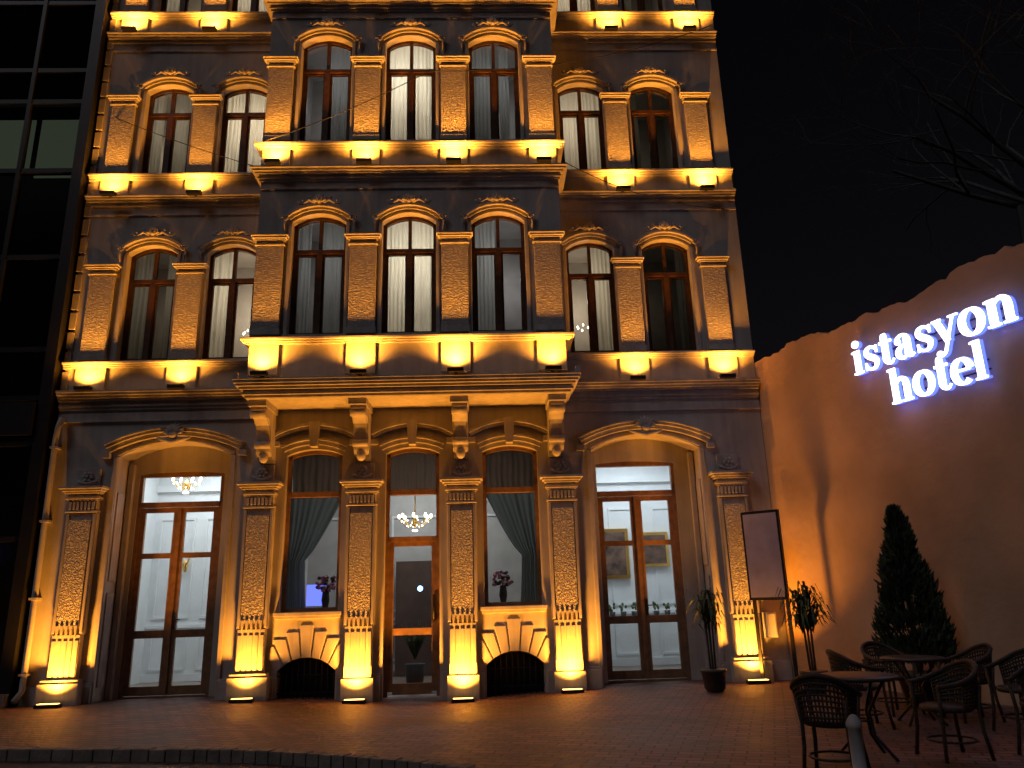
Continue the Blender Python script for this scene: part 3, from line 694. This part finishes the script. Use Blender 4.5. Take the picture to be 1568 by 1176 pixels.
# ================= plants
def leafcone(mb,base,h,R,nleaf,seed):
    rnd=random.Random(seed)
    tufts=[(rnd.random()*2*pi,rnd.random()**.9,rnd.uniform(.75,1.25)) for _ in range(110)]
    for i in range(nleaf):
        ta,tt,tr=rnd.choice(tufts)
        t=min(.995,max(0,tt+rnd.gauss(0,.035))); a=ta+rnd.gauss(0,.28)
        rr=R*(1-t)**.72*tr*(.45+.55*math.sqrt(rnd.random()))*(.8+.2*min(1,t*6))
        c=Vector(base)+Vector((rr*math.cos(a),rr*math.sin(a),.1+t*h))
        u=Vector((math.cos(a)*.5+rnd.uniform(-.4,.4),math.sin(a)*.5+rnd.uniform(-.4,.4),1)).normalized()
        s=rnd.uniform(.04,.10); w=u.cross(Vector((rnd.uniform(-1,1),rnd.uniform(-1,1),.2))).normalized()*s*.28
        mb.add([c-w,c+w*1.0,c+u*s+w*.6,c+u*s*1.6,c+u*s-w*.6],[[0,1,2,3,4]])
TX,TY=6.05,-3.56
cy=empty('cypress_tree'); m=MB().mat('cyp'); leafcone(m,(TX,TY,.35),2.2,.50,9500,4); m.obj('foliage',cy,fix=False)
m=MB().mat('bark'); m.tube([(TX,TY,.2),(TX,TY,1.2),(TX,TY,2.3)],[.05,.04,.01],8); m.mat('pot'); m.lathe((TX,TY,0),[(.24,0),(.3,.35),(.33,.36),(.33,.42),(.29,.42)],20); m.obj('trunk_and_pot',cy)
def palm(name,x,y,h,nl,seed,sp=.45,pot=.3):
    e_=empty(name); rnd=random.Random(seed); m=MB().mat('pot'); m.lathe((x,y,0),[(.13,0),(.17,.05),(.2,pot),(.22,pot+.01),(.22,pot+.05),(.18,pot+.05)],18)
    m.mat('bark')
    for k in range(3): m.tube([(x+.04*k-.04,y,pot),(x+.06*k-.06,y+.02,pot+.5*h),(x+.09*(k-1),y,h*.72)],[.018,.015,.01],6)
    m.obj('pot_and_stems',e_); m=MB().mat('leaf')
    for k in range(nl):
        a=rnd.random()*2*pi; L=rnd.uniform(.25,sp); b=Vector((x+.09*rnd.choice((-1,0,1)),y,h*rnd.uniform(.5,.8)))
        up=rnd.uniform(.1,.4); dr=Vector((math.cos(a),math.sin(a),0)); sd=Vector((-dr.y,dr.x,0))*rnd.uniform(.015,.03)
        pts=[b,b+dr*L*.35+Vector((0,0,up*.8)),b+dr*L*.75+Vector((0,0,up*.8)),b+dr*L+Vector((0,0,up*.2))]
        ws=[.3,1,.8,.05]; vs=[]
        for p_,w_ in zip(pts,ws): vs+=[p_-sd*w_,p_+sd*w_]
        m.add(vs,[[0,1,3,2],[2,3,5,4],[4,5,7,6]])
    m.obj('leaves',e_,fix=False)
palm('potted_plant',3.74,-1.35,1.75,80,5); palm('potted_plant',5.12,-2.1,1.8,190,9,.42)
bt=empty('bare_tree'); m=MB().mat('bark'); rb=random.Random(11)
def grow(p,dr,L,r,dep):
    pts=[p]; rs=[r]; dd=dr.copy()
    for k in range(4):
        dd=(dd+Vector((rb.uniform(-.25,.25),rb.uniform(-.25,.25),rb.uniform(-.12,.14) - (.08 if dep<3 else 0)))).normalized(); pts.append(pts[-1]+dd*L/4); rs.append(r*(1-.12*(k+1)))
    m.tube(pts,rs,5 if r>.03 else 3,cap=False)
    if dep==0: return
    for k in range(rb.choice((2,3,3)) if dep<5 else 3):
        i=rb.choice((2,3,4)); a=Vector((rb.uniform(-1,1),rb.uniform(-1,1),rb.uniform(-.5,.7))).normalized()
        grow(pts[i],(dd*.9+a*.75).normalized(),L*rb.uniform(.6,.8),rs[i]*.6,dep-1)
grow(Vector((15.9,3.6,-.2)),Vector((-.02,0,1)),11.8,.26,0)
for k in range(9):
    a=k*.7+.3; grow(Vector((15.8,3.6,10.6+k*.25)),Vector((math.cos(a)*.9-.45,math.sin(a)*.8-.2,.7)).normalized(),4.4,.09,5)
m.obj('branches',bt,fix=False)
# ================= notice board by the corner
bd=empty('notice_board'); m=MB().mat('black')
bc=Vector((5.08,-.62,0)); ax=Vector((math.cos(-.75),math.sin(-.75),0)); ay=Vector((-ax.y,ax.x,0))
def obox(mb,c,ax,ay,x0,x1,y0,y1,z0,z1):
    vs=[tuple(c+ax*x+ay*y+Vector((0,0,z))) for z in (z0,z1) for x,y in ((x0,y0),(x1,y0),(x1,y1),(x0,y1))]
    mb.add(vs,[[0,1,2,3],[4,5,6,7],[0,1,5,4],[1,2,6,5],[2,3,7,6],[3,0,4,7]])
obox(m,bc,ax,ay,-.36,.36,-.02,.05,1.42,3.02); m.mat('board'); obox(m,bc,ax,ay,-.32,.32,-.026,-.0205,1.47,2.97)
m.mat('black'); obox(m,bc,ax,ay,.28,.34,.05,.09,0,1.5); obox(m,bc,ax,ay,-.34,-.28,.05,.09,0,1.5)
m.obj('board_and_posts',bd)
ub=empty('electric_meter_box'); m=MB().mat('white'); m.box(5.12,5.34,-.16,-.01,.75,1.2); m.box(5.14,5.32,-.17,-.162,.78,1.17); m.obj('box_body',ub,bevel=.01)
# ================= furniture
def chair(x,y,rot):
    e_=empty('wicker_armchair',(x,y,0)); e_.rotation_euler=(0,0,rot)
    m=MB().mat('wicker')
    m.lathe((0,0,.42),[(.02,0),(.22,0),(.24,.02),(.24,.045),(.21,.055)],18)
    for sx,sy in ((-.2,-.2),(.2,-.2),(-.19,.2),(.19,.2)):
        m.tube([(sx*1.15,sy*1.2,0),(sx*1.02,sy*1.03,.25),(sx,sy,.44),(sx*1.12,sy*(1.0 if sy<0 else 1.15),.66)],.018,7)
    hoop=[(-.24,-.22,.66),(-.27,-.05,.68),(-.26,.13,.74),(-.17,.26,.82),(0,.31,.86),(.17,.26,.82),(.26,.13,.74),(.27,-.05,.68),(.24,-.22,.66)]
    hp=cat(hoop,5); m.tube(hp,.024,7)
    low=[(x_*.85,y_*.85,.46) for x_,y_,z_ in hp]
    for i in range(8,len(hp)-7):
        m.tube([low[i],hp[i]],.010,4,cap=False)
    for t in (.12,.24,.36,.48,.6,.72,.84,.92):
        m.tube([tuple(low[i][c]*(1-t)+hp[i][c]*t for c in range(3)) for i in range(8,len(hp)-7)],.013,4,cap=False)
    rg=[(.19*math.cos(a*pi/8)*1.1,.2*math.sin(a*pi/8)*1.1,.16) for a in range(17)]; m.tube(rg,.011,6)
    m.obj('frame_and_weave',e_)
def table(x,y,r=.36):
    e_=empty('bistro_table',(x,y,0)); m=MB().mat('tabletop'); m.lathe((0,0,.725),[(.02,0),(r-.01,0),(r,.008),(r,.024),(r-.012,.03),(.01,.03)],32)
    m.mat('steel'); m.lathe((0,0,.715),[(r-.03,0),(r-.03,.009)],24)
    for k in range(4):
        a=k*pi/2+.6; c,s=math.cos(a),math.sin(a); m.tube([(.26*c,.26*s,.715),(.07*c,.07*s,.42),(.10*c,.10*s,.2),(.30*c,.30*s,.0)],.016,7)
    m.tube([(.085*math.cos(a*pi/6),.085*math.sin(a*pi/6),.34) for a in range(13)],.01,6)
    m.obj('top_and_legs',e_)
table(3.68,-6.75,.38); table(5.2,-5.0)
chair(3.05,-7.45,2.5); chair(4.45,-6.9,-1.5); chair(4.75,-8.1,-2.4); chair(5.95,-5.8,-1.3); chair(5.3,-4.2,.2); chair(4.45,-5.1,1.5); chair(5.9,-4.9,-1.6); chair(5.4,-7.0,-1.1)
bo=MB().mat('bollard'); bo.lathe((3.02,-8.0,0),[(.09,0),(.09,.03),(.055,.04),(.055,.47),(.065,.48),(.065,.51),(.05,.54),(.03,.57),(.01,.58)],18); bo.obj('bollard')

# ================= world, sun, camera
w=bpy.data.worlds.new("World"); SC.world=w; w.use_nodes=True; nt=w.node_tree; bg=nt.nodes["Background"]
EL,AZ=math.radians(48),math.radians(228)
sk=nt.nodes.new("ShaderNodeTexSky"); sk.sky_type='NISHITA'; sk.sun_disc=False; sk.sun_elevation=EL; sk.sun_rotation=AZ; sk.dust_density=0.0
mx=nt.nodes.new("ShaderNodeMix"); mx.data_type='RGBA'; mx.blend_type='MULTIPLY'; mx.inputs[0].default_value=1; mx.inputs[7].default_value=(1,.55,.42,1)
nt.links.new(sk.outputs[0],mx.inputs[6]); nt.links.new(mx.outputs[2],bg.inputs[0]); bg.inputs[1].default_value=.0018
sl=bpy.data.lights.new('night_fill','SUN'); sl.energy=.25; sl.angle=math.radians(20); sl.color=(.97,.94,1); so=bpy.data.objects.new('night_fill',sl)  # broad fill sun added for unseen moon and city glow on unlit walls
dirv=Vector((math.sin(AZ)*math.cos(EL),math.cos(AZ)*math.cos(EL),math.sin(EL))); so.rotation_euler=dirv.to_track_quat('Z','Y').to_euler(); so.location=(-5,-20,15); COL.objects.link(so)
cam=bpy.data.cameras.new('camera'); cam.sensor_width=36; cam.lens=1163.66/1568*36; cam.clip_end=1000
co=bpy.data.objects.new('camera',cam)
co.matrix_world=Matrix.Translation((0,-14.76,1.6))@Matrix.Rotation(-.0385,4,'Z')@Matrix.Rotation(pi/2+.2736,4,'X')@Matrix.Rotation(-.0297,4,'Z')
COL.objects.link(co); SC.camera=co
SC.view_settings.view_transform='Standard'; SC.view_settings.look='None'; SC.view_settings.exposure=0
